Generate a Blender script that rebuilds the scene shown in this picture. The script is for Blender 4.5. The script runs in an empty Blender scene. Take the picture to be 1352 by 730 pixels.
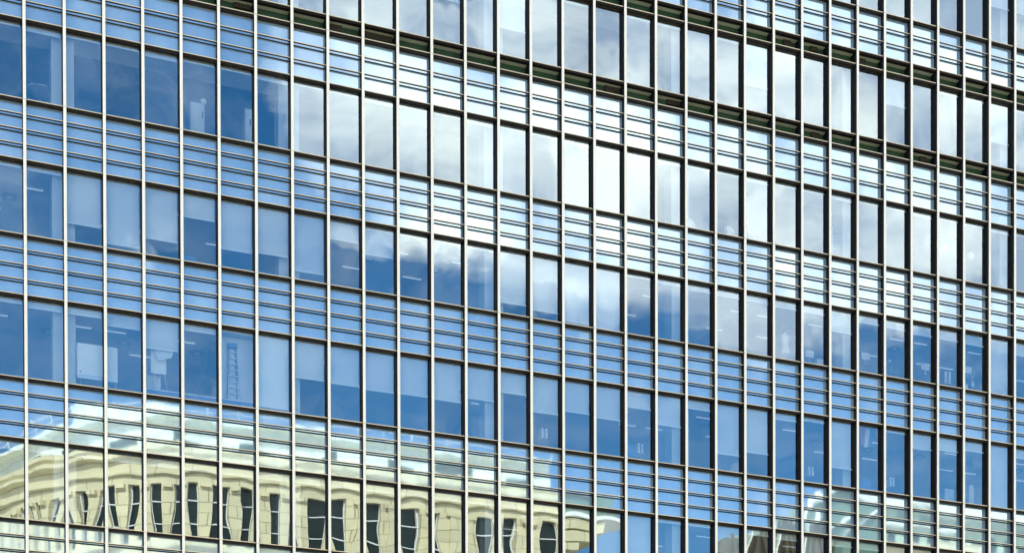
import bpy, bmesh, math, random
from mathutils import Matrix, Vector
random.seed(7)
S = bpy.context.scene
COL = S.collection
rad = math.radians

# ------------------------------------------------------------------ camera
B = 1.15                       # width of one facade bay (m)
EYE = 1.7                      # eye height above the ground
F = 2190.0                     # focal length in photo pixels (photo 1352 x 730)
YAW, PITCH, ROLL = rad(21.8109), rad(-0.7061), rad(-0.1496)
CAMP = Vector((-4.34276 * B, -44.23413 * B - 0.09, EYE))
PCX, PCY = 676.0, 1354.106
def cam_axes():
    cy, sy, cp, sp = math.cos(YAW), math.sin(YAW), math.cos(PITCH), math.sin(PITCH)
    r = Vector((cy, -sy, 0)); f = Vector((sy*cp, cy*cp, sp)); u = r.cross(f)
    cr, sr = math.cos(ROLL), math.sin(ROLL)
    return r*cr + u*sr, u*cr - r*sr, f
AR, AU, AF = cam_axes()
cd = bpy.data.cameras.new("camera")
cam = bpy.data.objects.new("camera", cd); COL.objects.link(cam)
m = Matrix.Identity(4)
for i in range(3):
    m[i][0], m[i][1], m[i][2], m[i][3] = AR[i], AU[i], -AF[i], CAMP[i]
cam.matrix_world = m
cd.sensor_fit = 'HORIZONTAL'; cd.sensor_width = 36.0; cd.lens = 36.0 * F / 1352.0
cd.shift_x = 0.0; cd.shift_y = (PCY - 365.0) / 1352.0
cd.clip_end = 5000.0
S.camera = cam

def ray(px, py):
    return AR*((px-PCX)/F) + AU*((PCY-py)/F) + AF
def at(px, py, Y):
    """the point on the vertical plane y = Y seen at a photo pixel -> (x, z)"""
    d = ray(px, py); t = (Y - CAMP.y)/d.y
    return CAMP.x + t*d.x, CAMP.z + t*d.z
def px_of(x, y, z):
    d = Vector((x, y, z)) - CAMP
    w = d.dot(AF)
    return PCX + F*d.dot(AR)/w, PCY - F*d.dot(AU)/w

# ------------------------------------------------------------------ sky, sun, exposure
SUN_EL, SUN_AZ = rad(50), rad(-30)      # azimuth measured from +Y towards +X: sun stands behind the tower
W = bpy.data.worlds.new("World"); S.world = W; W.use_nodes = True
nt = W.node_tree; nt.nodes.clear()
def N(t, **k):
    n = nt.nodes.new(t)
    for a, b in k.items(): setattr(n, a, b)
    return n
def M(op, a, b=None, c=None, clamp=False):
    n = N('ShaderNodeMath', operation=op, use_clamp=clamp)
    for i, v in enumerate((a, b, c)):
        if v is None: continue
        if isinstance(v, (int, float)): n.inputs[i].default_value = v
        else: nt.links.new(v, n.inputs[i])
    return n.outputs[0]
sky = N('ShaderNodeTexSky', sky_type='NISHITA', sun_disc=False)
sky.sun_elevation = SUN_EL; sky.sun_rotation = SUN_AZ
sky.air_density = 1.0; sky.dust_density = 0.3; sky.ozone_density = 1.4
hs = N('ShaderNodeHueSaturation'); hs.inputs['Hue'].default_value = .496; hs.inputs['Saturation'].default_value = 1.40
nt.links.new(sky.outputs[0], hs.inputs['Color'])
bg = N('ShaderNodeBackground'); bg.inputs[1].default_value = 0.15
nt.links.new(hs.outputs[0], bg.inputs[0])
tc = N('ShaderNodeTexCoord'); sp = N('ShaderNodeSeparateXYZ')
nt.links.new(tc.outputs['Generated'], sp.inputs[0])
X_, Y_, Z_ = sp.outputs
ny = M('MAXIMUM', M('MULTIPLY', Y_, -1.0), 0.05)
U_ = M('DIVIDE', X_, ny); V_ = M('DIVIDE', Z_, ny)
front = M('MULTIPLY', M('ADD', M('MULTIPLY', Y_, -1.0), -0.05), 8.0, clamp=True)
cmb = N('ShaderNodeCombineXYZ'); nt.links.new(U_, cmb.inputs[0]); nt.links.new(V_, cmb.inputs[1])
def uv(px, py):
    d = ray(px, py); return d.x/d.y, d.z/d.y
def noise(vec, scale, detail, rough=0.55, dist=0.0, off=(0, 0, 0)):
    mp = N('ShaderNodeMapping'); mp.inputs['Location'].default_value = off
    nt.links.new(vec, mp.inputs[0])
    n = N('ShaderNodeTexNoise'); n.inputs['Scale'].default_value = scale
    n.inputs['Detail'].default_value = detail; n.inputs['Roughness'].default_value = rough
    n.inputs['Distortion'].default_value = dist
    nt.links.new(mp.outputs[0], n.inputs['Vector']); return n.outputs['Fac']
# banks of cloud seen (mirrored) in the front: pixel centre, radii, weight
BANKS = [(1320, 25, 90, 70, .6), (440, 175, 55, 45, .85), (545, 165, 80, 50, .5), (425, 15, 70, 30, .4), (600, 175, 190, 75, .95), (480, 150, 80, 45, .35), (780, 180, 200, 90, .7), (1000, 125, 230, 85, .75), (1250, 120, 200, 110, .72),
         (720, 45, 130, 60, .45), (560, 20, 90, 45, .2), (1120, 265, 230, 80, .30), (870, 265, 140, 60, .35), (600, 330, 130, 60, .35), (760, 345, 160, 55, .35),
         (1180, 400, 240, 65, .58), (1010, 465, 200, 35, .22), (950, 400, 90, 40, .25), (1260, 330, 120, 90, .4), (470, 300, 90, 60, .22), (380, 450, 60, 70, .12), (450, 70, 120, 35, .14),
         (150, 105, 220, 75, -.55), (330, 60, 60, 45, -.25), (150, 440, 220, 70, -.25), (1150, 560, 260, 70, -.2), (640, 520, 260, 60, -.15), (120, 290, 150, 45, .05)]
acc = None
for (bx, by, rx, ry, w) in BANKS:
    u0, v0 = uv(bx, by); u1, _ = uv(bx+rx, by); _, v1 = uv(bx, by-ry)
    du = M('MULTIPLY', M('SUBTRACT', U_, u0), 1/(u1-u0)); dv = M('MULTIPLY', M('SUBTRACT', V_, v0), 1/(v1-v0))
    r2 = M('ADD', M('MULTIPLY', du, du), M('MULTIPLY', dv, dv))
    g = M('MULTIPLY', M('POWER', 2.71828, M('MULTIPLY', r2, -0.8)), w)
    acc = g if acc is None else M('ADD', acc, g)
n1 = noise(cmb.outputs[0], 8.0, 10, .62, .3)
n4 = noise(cmb.outputs[0], 30.0, 7, .65, .6, (1.2, 7.7, 0))
n2 = noise(tc.outputs['Generated'], 2.6, 8, .6, .3, (3.1, 1.7, .4))
n3 = noise(cmb.outputs[0], 14.0, 5, .55, .5, (5.2, 2.2, 0))
fr = M('ADD', M('MULTIPLY', acc, 1.1), M('MULTIPLY', M('SUBTRACT', n1, 0.5), 2.5))
fr = M('MULTIPLY', M('SUBTRACT', fr, 0.20), 2.9, clamp=True)
fr = M('ADD', fr, M('MULTIPLY', M('SUBTRACT', n4, .42), .75, clamp=True), clamp=True)
# unseen bright cloud added to light the fins: sides, low down and overhead
vv = M('MULTIPLY', M('ADD', V_, -0.72), 5.0, clamp=True); uu = M('MULTIPLY', M('ADD', M('ABSOLUTE', M('ADD', U_, -0.42)), -0.50), 4.0, clamp=True)
low = M('MULTIPLY', M('SUBTRACT', 0.26, V_), 12.0, clamp=True)
front = M('MULTIPLY', front, M('SUBTRACT', 1.0, M('MAXIMUM', M('MAXIMUM', vv, uu), low)))
rest = M('MULTIPLY', M('SUBTRACT', n2, 0.27), 6.0, clamp=True)
dens = M('ADD', M('MULTIPLY', fr, front), M('MULTIPLY', rest, M('SUBTRACT', 1.0, front)), clamp=True)
cr = N('ShaderNodeMix', data_type='RGBA')
cr.inputs[6].default_value = (.62, .75, .96, 1); cr.inputs[7].default_value = (1.95, 1.95, 1.80, 1)
thick = M('MAXIMUM', acc, M('MULTIPLY', M('SUBTRACT', 1.0, front), .9))
nt.links.new(M('ADD', M('MULTIPLY', M('SUBTRACT', n3, .5), 3.2), M('ADD', M('MULTIPLY', thick, .38), .12), clamp=True), cr.inputs[0])
bgc = N('ShaderNodeBackground'); nt.links.new(cr.outputs[2], bgc.inputs[0])
bgc.inputs[1].default_value = 1.0
mx = N('ShaderNodeMixShader'); nt.links.new(dens, mx.inputs[0]); nt.links.new(bg.outputs[0], mx.inputs[1]); nt.links.new(bgc.outputs[0], mx.inputs[2])
out = N('ShaderNodeOutputWorld'); nt.links.new(mx.outputs[0], out.inputs[0])

sl = bpy.data.lights.new("sun", 'SUN'); sl.energy = 5.0; sl.angle = rad(0.5); sl.color = (1.0, .95, .86)
so = bpy.data.objects.new("sun", sl); COL.objects.link(so)
sd = Vector((math.sin(SUN_AZ)*math.cos(SUN_EL), math.cos(SUN_AZ)*math.cos(SUN_EL), math.sin(SUN_EL)))
so.rotation_euler = sd.to_track_quat('Z', 'Y').to_euler(); so.location = (0, 60, 90)
S.view_settings.view_transform = 'Standard'; S.view_settings.look = 'None'
S.view_settings.exposure = 0.75; S.view_settings.gamma = 1.0
S.render.engine = 'CYCLES'
S.cycles.max_bounces = 10; S.cycles.glossy_bounces = 6; S.cycles.transparent_max_bounces = 12
S.cycles.diffuse_bounces = 3; S.cycles.sample_clamp_indirect = 4.0

# ------------------------------------------------------------------ materials
def mat(name):
    mm = bpy.data.materials.new(name); mm.use_nodes = True
    t = mm.node_tree; t.nodes.clear()
    o = t.nodes.new('ShaderNodeOutputMaterial'); return mm, t, o
def principled(name, col, rough=.5, metal=0.0, var=.12, scale=3.0, bump=0.0, emit=0.0, stretch=(1, 1, 1), spec=.5):
    mm, t, o = mat(name)
    p = t.nodes.new('ShaderNodeBsdfPrincipled')
    p.inputs['Roughness'].default_value = rough; p.inputs['Metallic'].default_value = metal; p.inputs['Specular IOR Level'].default_value = spec
    c = t.nodes.new('ShaderNodeTexCoord'); mp = t.nodes.new('ShaderNodeMapping'); mp.inputs['Scale'].default_value = stretch
    n = t.nodes.new('ShaderNodeTexNoise'); n.inputs['Scale'].default_value = scale; n.inputs['Detail'].default_value = 5
    t.links.new(c.outputs['Object'], mp.inputs[0]); t.links.new(mp.outputs[0], n.inputs['Vector'])
    mx = t.nodes.new('ShaderNodeMix'); mx.data_type = 'RGBA'
    mx.inputs[6].default_value = (*[v*(1-var) for v in col], 1); mx.inputs[7].default_value = (*[min(1, v*(1+var)) for v in col], 1)
    t.links.new(n.outputs['Fac'], mx.inputs[0]); t.links.new(mx.outputs[2], p.inputs['Base Color'])
    if bump:
        b = t.nodes.new('ShaderNodeBump'); b.inputs['Strength'].default_value = bump; b.inputs['Distance'].default_value = .01
        t.links.new(n.outputs['Fac'], b.inputs['Height']); t.links.new(b.outputs[0], p.inputs['Normal'])
    if emit:
        p.inputs['Emission Color'].default_value = (*col, 1); p.inputs['Emission Strength'].default_value = emit
    t.links.new(p.outputs[0], o.inputs[0]); return mm
def glass_mat(name, refl, rcol, tcol):
    mm, t, o = mat(name)
    g = t.nodes.new('ShaderNodeBsdfGlossy'); g.inputs['Roughness'].default_value = 0.0; g.inputs['Color'].default_value = (*rcol, 1)
    tr = t.nodes.new('ShaderNodeBsdfTransparent'); tr.inputs[0].default_value = (*tcol, 1)
    fz = t.nodes.new('ShaderNodeFresnel'); fz.inputs[0].default_value = 1.40
    ad = t.nodes.new('ShaderNodeMath'); ad.operation = 'ADD'; ad.use_clamp = True; ad.inputs[1].default_value = refl
    oi = t.nodes.new('ShaderNodeObjectInfo'); mr = t.nodes.new('ShaderNodeMapRange'); mr.inputs[3].default_value = refl-.035; mr.inputs[4].default_value = refl+.035
    t.links.new(oi.outputs['Random'], mr.inputs[0]); t.links.new(mr.outputs[0], ad.inputs[1])
    t.links.new(fz.outputs[0], ad.inputs[0])
    x = t.nodes.new('ShaderNodeMixShader'); t.links.new(ad.outputs[0], x.inputs[0])
    t.links.new(tr.outputs[0], x.inputs[1]); t.links.new(g.outputs[0], x.inputs[2]); t.links.new(x.outputs[0], o.inputs[0])
    return mm
def spandrel_mat(name):
    mm, t, o = mat(name)
    g = t.nodes.new('ShaderNodeBsdfGlossy'); g.inputs['Roughness'].default_value = 0.02; g.inputs['Color'].default_value = (.46, .56, .63, 1)
    c = t.nodes.new('ShaderNodeTexCoord'); n = t.nodes.new('ShaderNodeTexNoise'); n.inputs['Scale'].default_value = 2.2; n.inputs['Detail'].default_value = 4
    t.links.new(c.outputs['Object'], n.inputs['Vector'])
    mx = t.nodes.new('ShaderNodeMix'); mx.data_type = 'RGBA'
    mx.inputs[6].default_value = (.30, .52, .76, 1); mx.inputs[7].default_value = (.54, .74, .95, 1)
    t.links.new(n.outputs['Fac'], mx.inputs[0])
    oi = t.nodes.new('ShaderNodeObjectInfo'); mr = t.nodes.new('ShaderNodeMapRange'); mr.inputs[3].default_value = .84; mr.inputs[4].default_value = 1.06
    t.links.new(oi.outputs['Random'], mr.inputs[0])
    vm = t.nodes.new('ShaderNodeVectorMath'); vm.operation = 'SCALE'; t.links.new(mx.outputs[2], vm.inputs[0]); t.links.new(mr.outputs[0], vm.inputs['Scale'])
    d = t.nodes.new('ShaderNodeBsdfDiffuse'); t.links.new(vm.outputs[0], d.inputs[0])
    x = t.nodes.new('ShaderNodeMixShader'); x.inputs[0].default_value = .68
    t.links.new(d.outputs[0], x.inputs[1]); t.links.new(g.outputs[0], x.inputs[2]); t.links.new(x.outputs[0], o.inputs[0])
    return mm
def stone_mat(name, col, jx, jz):
    mm, t, o = mat(name)
    p = t.nodes.new('ShaderNodeBsdfPrincipled'); p.inputs['Roughness'].default_value = .85
    u = t.nodes.new('ShaderNodeUVMap')
    br = t.nodes.new('ShaderNodeTexBrick'); br.inputs['Scale'].default_value = 1.0
    br.inputs['Brick Width'].default_value = jx; br.inputs['Row Height'].default_value = jz; br.inputs['Mortar Size'].default_value = .025
    br.inputs['Color1'].default_value = (*col, 1); br.inputs['Color2'].default_value = (*[v*.86 for v in col], 1)
    br.inputs['Mortar'].default_value = (*[v*.42 for v in col], 1)
    n = t.nodes.new('ShaderNodeTexNoise'); n.inputs['Scale'].default_value = .9; n.inputs['Detail'].default_value = 6
    mx = t.nodes.new('ShaderNodeMix'); mx.data_type = 'RGBA'; mx.blend_type = 'MULTIPLY'; mx.inputs[0].default_value = .5
    t.links.new(u.outputs[0], br.inputs['Vector']); t.links.new(u.outputs[0], n.inputs['Vector'])
    t.links.new(br.outputs['Color'], mx.inputs[6]); t.links.new(n.outputs['Color'], mx.inputs[7])
    cr = t.nodes.new('ShaderNodeMapRange'); cr.inputs[3].default_value = .75; cr.inputs[4].default_value = 1.15
    t.links.new(n.outputs['Fac'], cr.inputs[0])
    vm = t.nodes.new('ShaderNodeVectorMath'); vm.operation = 'SCALE'
    t.links.new(br.outputs['Color'], vm.inputs[0]); t.links.new(cr.outputs[0], vm.inputs['Scale'])
    t.links.new(vm.outputs[0], p.inputs['Base Color']); t.links.new(p.outputs[0], o.inputs[0])
    return mm
MAT = dict(
    cap=principled('cream_aluminium', (.65, .64, .585), .42, .15, .18, 5.0, stretch=(6, 6, .25)),
    collar=principled('dull_collar', (.50, .47, .40), .5, .2, .15, 3.0),
    nosing=principled('champagne_aluminium', (.60, .52, .38), .4, .2, .2, 3.0, stretch=(.4, 3, 3)),
    bronze=principled('dark_bronze', (.010, .008, .007), .55, 0, .3, 4.0, spec=.12),
    black=principled('matt_black', (.006, .007, .010), .6, 0, .2, spec=.08),
    web=principled('blue_grey_aluminium', (.075, .095, .15), .45, .2, .15, 2.0),
    glass=glass_mat('blue_window_glass', .32, (.80, .93, 1.0), (.84, .93, 1.0)),
    spandrel=spandrel_mat('blue_spandrel_glass'),
    blind=principled('pale_blind_fabric', (.70, .72, .74), .9, 0, .03, 6.0),
    hem=principled('white_hem', (.88, .9, .9), .5, 0, .03),
    ceil=principled('ceiling_board', (.72, .74, .76), .9, 0, .06, 1.0),
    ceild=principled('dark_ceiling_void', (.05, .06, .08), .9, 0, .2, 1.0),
    back=principled('back_wall_paint', (.18, .22, .28), .9, 0, .2, .6),
    column=principled('white_plaster', (.72, .76, .78), .8, 0, .05, 1.0),
    floor=principled('carpet', (.28, .28, .29), .95, 0, .2, 3.0),
    slotgreen=principled('dark_green_panel', (.018, .055, .032), .35, 0, .35, 1.0, stretch=(.5, 1, 2)),
    slotlight=principled('grey_green_soffit', (.40, .46, .36), .7, 0, .3, 1.5),
    louvre=principled('brown_louvre', (.03, .022, .014), .5, .1, .3, 5.0),
    white=principled('white_paint', (.80, .81, .79), .6, 0, .05, 2.0),
    paper=principled('white_paper', (.92, .92, .90), .7, 0, .02, 3.0),
    lamp=principled('lamp_diffuser', (.9, .93, .95), .6, 0, .02, 1.0, emit=.3),
    lampring=principled('ring_diffuser', (.75, .78, .82), .6, 0, .05, 1.0),
    bluechair=principled('blue_fabric', (.04, .22, .55), .8, 0, .1, 4.0),
    dark=principled('charcoal_plastic', (.04, .045, .05), .5, 0, .1, 4.0),
    steel=principled('pale_steel', (.6, .63, .66), .35, .6, .08, 4.0),
    yellow=principled('yellow_plastic', (.75, .6, .08), .6, 0, .05, 3.0),
    red=principled('red_print', (.5, .12, .12), .7, 0, .05, 3.0),
    blueprint=principled('blue_print', (.08, .2, .5), .7, 0, .05, 3.0),
    stone=stone_mat('cream_stone', (.84, .76, .48), 1.5, .75),
    stone2=stone_mat('cream_stone_large_blocks', (.86, .78, .50), 2.17, 1.25),
    attic=stone_mat('pale_green_white_panels', (.84, .90, .82), 1.6, .9),
    palegreen=stone_mat('pale_green_panels', (.52, .64, .50), 1.8, .5),
    roofgreen=principled('green_grey_metal', (.12, .21, .16), .5, .1, .15, 1.0),
    ventgreen=principled('dark_louvre_green', (.05, .085, .065), .7, 0, .15, 1.0),
    oppglass=principled('dark_teal_window', (.008, .022, .020), .15, 0, .4, .5, spec=.3),
    ribbrown=principled('brown_rib', (.075, .06, .03), .7, 0, .3, 1.0),
    asphalt=principled('asphalt', (.05, .05, .052), .9, 0, .25, 1.5),
    paving=principled('grey_paving', (.40, .38, .34), .9, 0, .15, 2.0),
    concrete=principled('grey_concrete', (.32, .32, .31), .85, 0, .12, .8),
)

# ------------------------------------------------------------------ builders
def link(name, me, mats, parent=None):
    o = bpy.data.objects.new(name, me); COL.objects.link(o)
    for q in (mats if isinstance(mats, (list, tuple)) else [mats]): me.materials.append(q)
    if parent: o.parent = parent
    return o
class MB:
    """collects boxes, tubes, sheets into one mesh"""
    def __init__(s): s.v, s.f, s.uv, s.mi, s.sm = [], [], [], [], []
    def face(s, idx, uvs=None, mi=0, smooth=False):
        s.f.append(idx); s.uv.append(uvs or [(0, 0)]*len(idx)); s.mi.append(mi); s.sm.append(smooth)
    def box(s, x0, x1, y0, y1, z0, z1, mi=0, M=None):
        b = len(s.v)
        P = [(x0, y0, z0), (x1, y0, z0), (x1, y1, z0), (x0, y1, z0), (x0, y0, z1), (x1, y0, z1), (x1, y1, z1), (x0, y1, z1)]
        s.v += [tuple(M @ Vector(p)) for p in P] if M else P
        for q in ((0, 3, 2, 1), (4, 5, 6, 7), (0, 1, 5, 4), (1, 2, 6, 5), (2, 3, 7, 6), (3, 0, 4, 7)):
            u = []
            for k in q:
                p = P[k]; u.append((p[0]+p[1], p[2]) if q not in ((0, 3, 2, 1), (4, 5, 6, 7)) else (p[0], p[1]))
            s.face([b+k for k in q], u, mi)
        return s
    def tube(s, a, c, r, n=8, r2=None, mi=0):
        a, c = Vector(a), Vector(c); d = (c-a).normalized(); r2 = r if r2 is None else r2
        t = d.orthogonal().normalized(); w = d.cross(t); b = len(s.v)
        for k in range(n):
            q = t*math.cos(2*math.pi*k/n) + w*math.sin(2*math.pi*k/n)
            s.v.append(tuple(a+q*r)); s.v.append(tuple(c+q*r2))
        for k in range(n):
            j = (k+1) % n
            s.face([b+2*k, b+2*j, b+2*j+1, b+2*k+1], None, mi, True)
        s.face([b+2*k for k in range(n)][::-1], None, mi); s.face([b+2*k+1 for k in range(n)], None, mi)
        return s
    def lathe(s, cx, cy, prof, n=14, sx=1.0, sy=1.0, mi=0):
        b = len(s.v)
        for (r, z) in prof:
            for k in range(n):
                a = 2*math.pi*k/n; s.v.append((cx+r*sx*math.cos(a), cy+r*sy*math.sin(a), z))
        for i in range(len(prof)-1):
            for k in range(n):
                j = (k+1) % n
                s.face([b+i*n+k, b+i*n+j, b+(i+1)*n+j, b+(i+1)*n+k], None, mi, True)
        s.face([b+k for k in range(n)][::-1], None, mi); s.face([b+(len(prof)-1)*n+k for k in range(n)], None, mi)
        return s
    def grid(s, fn, nx, nz, mi=0):
        b = len(s.v)
        for j in range(nz+1):
            for i in range(nx+1): s.v.append(fn(i/nx, j/nz))
        for j in range(nz):
            for i in range(nx):
                a = b+j*(nx+1)+i; s.face([a, a+1, a+nx+2, a+nx+1], None, mi, True)
        return s
    def build(s, name, mats, parent=None):
        me = bpy.data.meshes.new(name); me.from_pydata(s.v, [], s.f)
        ul = me.uv_layers.new(name='UVMap'); k = 0
        for i, p in enumerate(me.polygons):
            p.material_index = s.mi[i]; p.use_smooth = s.sm[i]
            for q in s.uv[i]: ul.data[k].uv = q; k += 1
        me.update()
        return link(name, me, mats, parent)
def tag(o, label=None, cat=None, group=None, kind=None):
    if label: o['label'] = label
    if cat: o['category'] = cat
    if group: o['group'] = group
    if kind: o['kind'] = kind
    return o
def empty(name, loc, label, cat, group=None):
    o = bpy.data.objects.new(name, None); COL.objects.link(o); o.location = loc; o.empty_display_size = .2
    bpy.context.view_layer.update() if False else None
    return tag(o, label, cat, group)

# ------------------------------------------------------------------ ground
tag(MB().box(-900, 900, -900, 900, -.5, 0).build('ground', MAT['asphalt']), kind='structure')
tag(MB().box(-300, 400, -400, 200, -.3, .004).build('plaza', MAT['paving']), kind='structure')
tag(MB().box(-40, 120, -30, -16, -.2, .008).build('road', MAT['asphalt']), kind='structure')
tag(MB().box(-40, 120, -15.9, -.4, -.2, .13).build('pavement', MAT['paving']), kind='structure')

# ------------------------------------------------------------------ the glass office tower
def H(v): return v*B + EYE
FI0, FI1 = -9, 39                               # fins stand at x = i * B
XL, XR = FI0*B, FI1*B
tower = empty('office_tower', (0, 0, 0), 'tall glass office tower with pale vertical fins and blue reflecting windows', 'office tower')
WIN = {0: (8.75, 10.90), 1: (12.4967, 14.5585), 2: (16.1016, 18.2147), 3: (19.7448, 21.6519), 4: (23.1851, 25.2203), 5: (27.0605, 29.2435), 6: (31.0388, 33.15)}
RAILS = [11.31, 11.7107, 12.0863, 14.9517, 15.33, 15.7178, 18.5993, 18.9822, 19.3623, 22.039, 22.4167, 22.7999, 25.6797, 26.1373, 30.1347, 30.5807, 33.55, 33.95]
SLOT = [(26.6358, 27.0605), (29.2435, 29.6812)]
TRANS = sorted({v for a in WIN.values() for v in a} | {26.6358, 29.6812})
ZTOP = H(34.35); ZBOT = H(8.75)

# fins: outer cap (bright), dark neck, grey web and foot against the glass
sills = sorted([WIN[k][0] for k in WIN if k not in (5,)] + [26.6358])
for i in range(FI0, FI1+1):
    x = i*B
    fb = MB()
    fb.box(x-.044, x+.044, -.150, -.105, ZBOT-.3, ZTOP)
    fb.box(x-.030, x+.030, -.1052, -.062, ZBOT-.3, ZTOP, 1)
    fb.box(x-.046, x+.046, -.0622, .09, ZBOT-.3, ZTOP).box(x-.040, x+.040, .0905, .24, ZBOT-.3, ZTOP)
    fo = fb.build('fin', [MAT['black'], MAT['web']], tower)
    zs = [ZBOT-.3] + [H(v)-.035 for v in sills if H(v) > ZBOT] + [ZTOP+.05]
    cp = MB()
    for a, b in zip(zs, zs[1:]):
        if b-a < .1: continue
        j = random.uniform(-.0012, .0012); k0 = len(cp.v)
        for z in (a+.006, b-.006):
            for q in range(11):
                t = -math.pi/2 + math.pi*q/10
                cp.v.append((x+j+.0455*math.sin(t), -.1505+j-.024*math.cos(t)**.7 if abs(math.cos(t)) > 1e-6 else -.1505+j, z))
        for q in range(10): cp.face([k0+q, k0+q+1, k0+q+12, k0+q+11], None, 0, True)
        k1 = len(cp.v); cp.v += cp.v[k0:k0+22]
        cp.face([k1+q for q in range(11)][::-1]); cp.face([k1+11+q for q in range(11)]); cp.face([k1, k1+11, k1+21, k1+10])
    for z in zs[1:-1]: cp.box(x-.047, x+.047, -.177, -.1485, z-.011, z+.011, 1)
    cp.build('fin_cap', [MAT['cap'], MAT['collar']], fo)

# transoms (window heads and sills) with a bright nosing, and the slim rails of the spandrels
for v in TRANS:
    z = H(v)
    t = MB().box(XL, XR, -.088, .07, z-.080, z+.006).box(XL, XR, -.096, -.06, z-.048, z-.018)
    to = t.build('transom', MAT['bronze'], tower)
    MB().box(XL, XR, -.100, -.03, z-.009, z+.013).build('transom_nosing', MAT['nosing'], to)
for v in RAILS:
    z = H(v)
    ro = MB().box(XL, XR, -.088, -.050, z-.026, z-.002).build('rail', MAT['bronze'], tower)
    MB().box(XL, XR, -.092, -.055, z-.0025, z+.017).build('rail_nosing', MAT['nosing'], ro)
    MB().box(XL, XR, .028, .07, z-.062, z-.034).build('rail_reflection', MAT['black'], ro)  # dark strip added on the glass, standing in for the rail's mirrored line

# panes: every one slightly pillowed and a little wavy
def pane_fn(x0, x1, z0, z1, amp, wob):
    w, h = x1-x0, z1-z0
    ph = [random.uniform(0, 6.28) for _ in range(6)]
    k1, k2 = random.uniform(4, 8), random.uniform(3, 7)
    tx, tz = random.uniform(-1, 1)*.0026, random.uniform(-1, 1)*.0024*min(1, h)
    def fn(u, v):
        x, z = x0+u*w, z0+v*h
        d = amp*math.cos(math.pi*(u-.5))*math.cos(math.pi*(v-.5))
        d += wob*(math.sin(k1*x+ph[0])*math.sin(k2*z*.7+ph[1]) + .6*math.sin(k2*1.7*z+ph[2]) + .5*math.sin(k1*1.6*x+ph[3]))
        d += tx*(u-.5) + tz*(v-.5)
        return (x, d+.045, z)
    return fn
def clip_area(x0, x1, z0, z1):
    c = [px_of(x0, 0, z0), px_of(x1, 0, z0), px_of(x1, 0, z1), px_of(x0, 0, z1)]
    ax, bx = max(0, min(p[0] for p in c)), min(1352, max(p[0] for p in c))
    ya = min((c[2][1]+c[3][1])/2, (c[0][1]+c[1][1])/2); yb = max((c[2][1]+c[3][1])/2, (c[0][1]+c[1][1])/2)
    ya, yb = max(0, ya), min(730, yb)
    return max(0, bx-ax)*max(0, yb-ya)
BL = {}  # blind drop (fraction of the window) per row and bay
for b, f in zip(range(-2, 35), [.05, .05, .06, .70, .90, .73, .33, .70, .67, .84, .28, .42, .04, .04, .05, .80, .84, .93, .95, .05, .07, .09, .10, .10, .12, .12, .36, .13, .14, .17, .17, .18, 1.0, .22, .2, .2, .2]): BL[3, b] = f
for b, f in zip(range(-2, 35), [.06, .06, .09, .09, .17, .38, .08, .02, .94, .49, .50, .52, .51, .52, .44, .29, .5, .43, .46, .24, .43, .13, .73, .65, .10, .06, .70, .0, .04, .23, .2, .15, 1.0, .15, .2, .2, .2]): BL[2, b] = f
for b in range(-2, 35): BL[4, b] = .04 + (.03 if b % 3 == 0 else 0)
for b, f in zip(range(-2, 35), [.1]*17 + [.12, 1.0, 1.0, .05, .05, .4, .08, .1, .3, .1, .1, .25, .2, .1, .12, .3, 1, .2, .2, .2]): BL[1, b] = f
for b in range(-2, 35): BL[5, b] = random.choice([0, 0, .05, .05, .4, .6]); BL[6, b] = random.choice([0, .2, .4]); BL[0, b] = .3
wins = []
for r, (a, c) in WIN.items():
    for b in range(FI0, FI1):
        x0, x1, z0, z1 = b*B+.042, (b+1)*B-.042, H(a)+.008, H(c)-.072
        wins.append((clip_area(x0, x1, z0, z1), r, b, x0, x1, z0, z1))
wins.sort(key=lambda t: -t[0])
rest_g, rest_b, rest_h = MB(), MB(), MB()
for k, (ar, r, b, x0, x1, z0, z1) in enumerate(wins):
    single = k < 100 and ar > 0
    g = MB() if single else rest_g
    g.grid(pane_fn(x0, x1, z0, z1, random.uniform(.0006, .0014), .00008), 12, 20)
    wo = g.build('window', MAT['glass'], tower) if single else None
    f = BL.get((r, b), random.choice((.05, .3, .5)) if r in (1, 2, 3) else .05)
    if f > 0:
        zb = z1 - f*(z1-z0) + .02
        bb, hb = (MB(), MB()) if single else (rest_b, rest_h)
        xa, xb = x0+.05, x1-.05
        ph = random.uniform(0, 6)
        if f > .12: bb.grid(lambda u, v: (xa+(xb-xa)*u, .16+.003*math.sin(5*u+ph)*v, z1+.1-(z1+.1-zb)*v), 6, 4)
        else: bb.box(xa, xb, .131, .19, zb+.01, z1+.05)
        hb.box(xa, xb, .09, .128, zb-.032, zb+.012)
        if single:
            bb.build('roller_blind', MAT['paper' if (r, b) == (2, 6) else 'blind'], wo); hb.build('hem_bar', MAT['hem'], wo)
tag(rest_g.build('far_windows', MAT['glass'], tower), kind='stuff')
tag(rest_b.build('far_blinds', MAT['blind'], tower), kind='stuff')
tag(rest_h.build('far_hem_bars', MAT['hem'], tower), kind='stuff')

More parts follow.
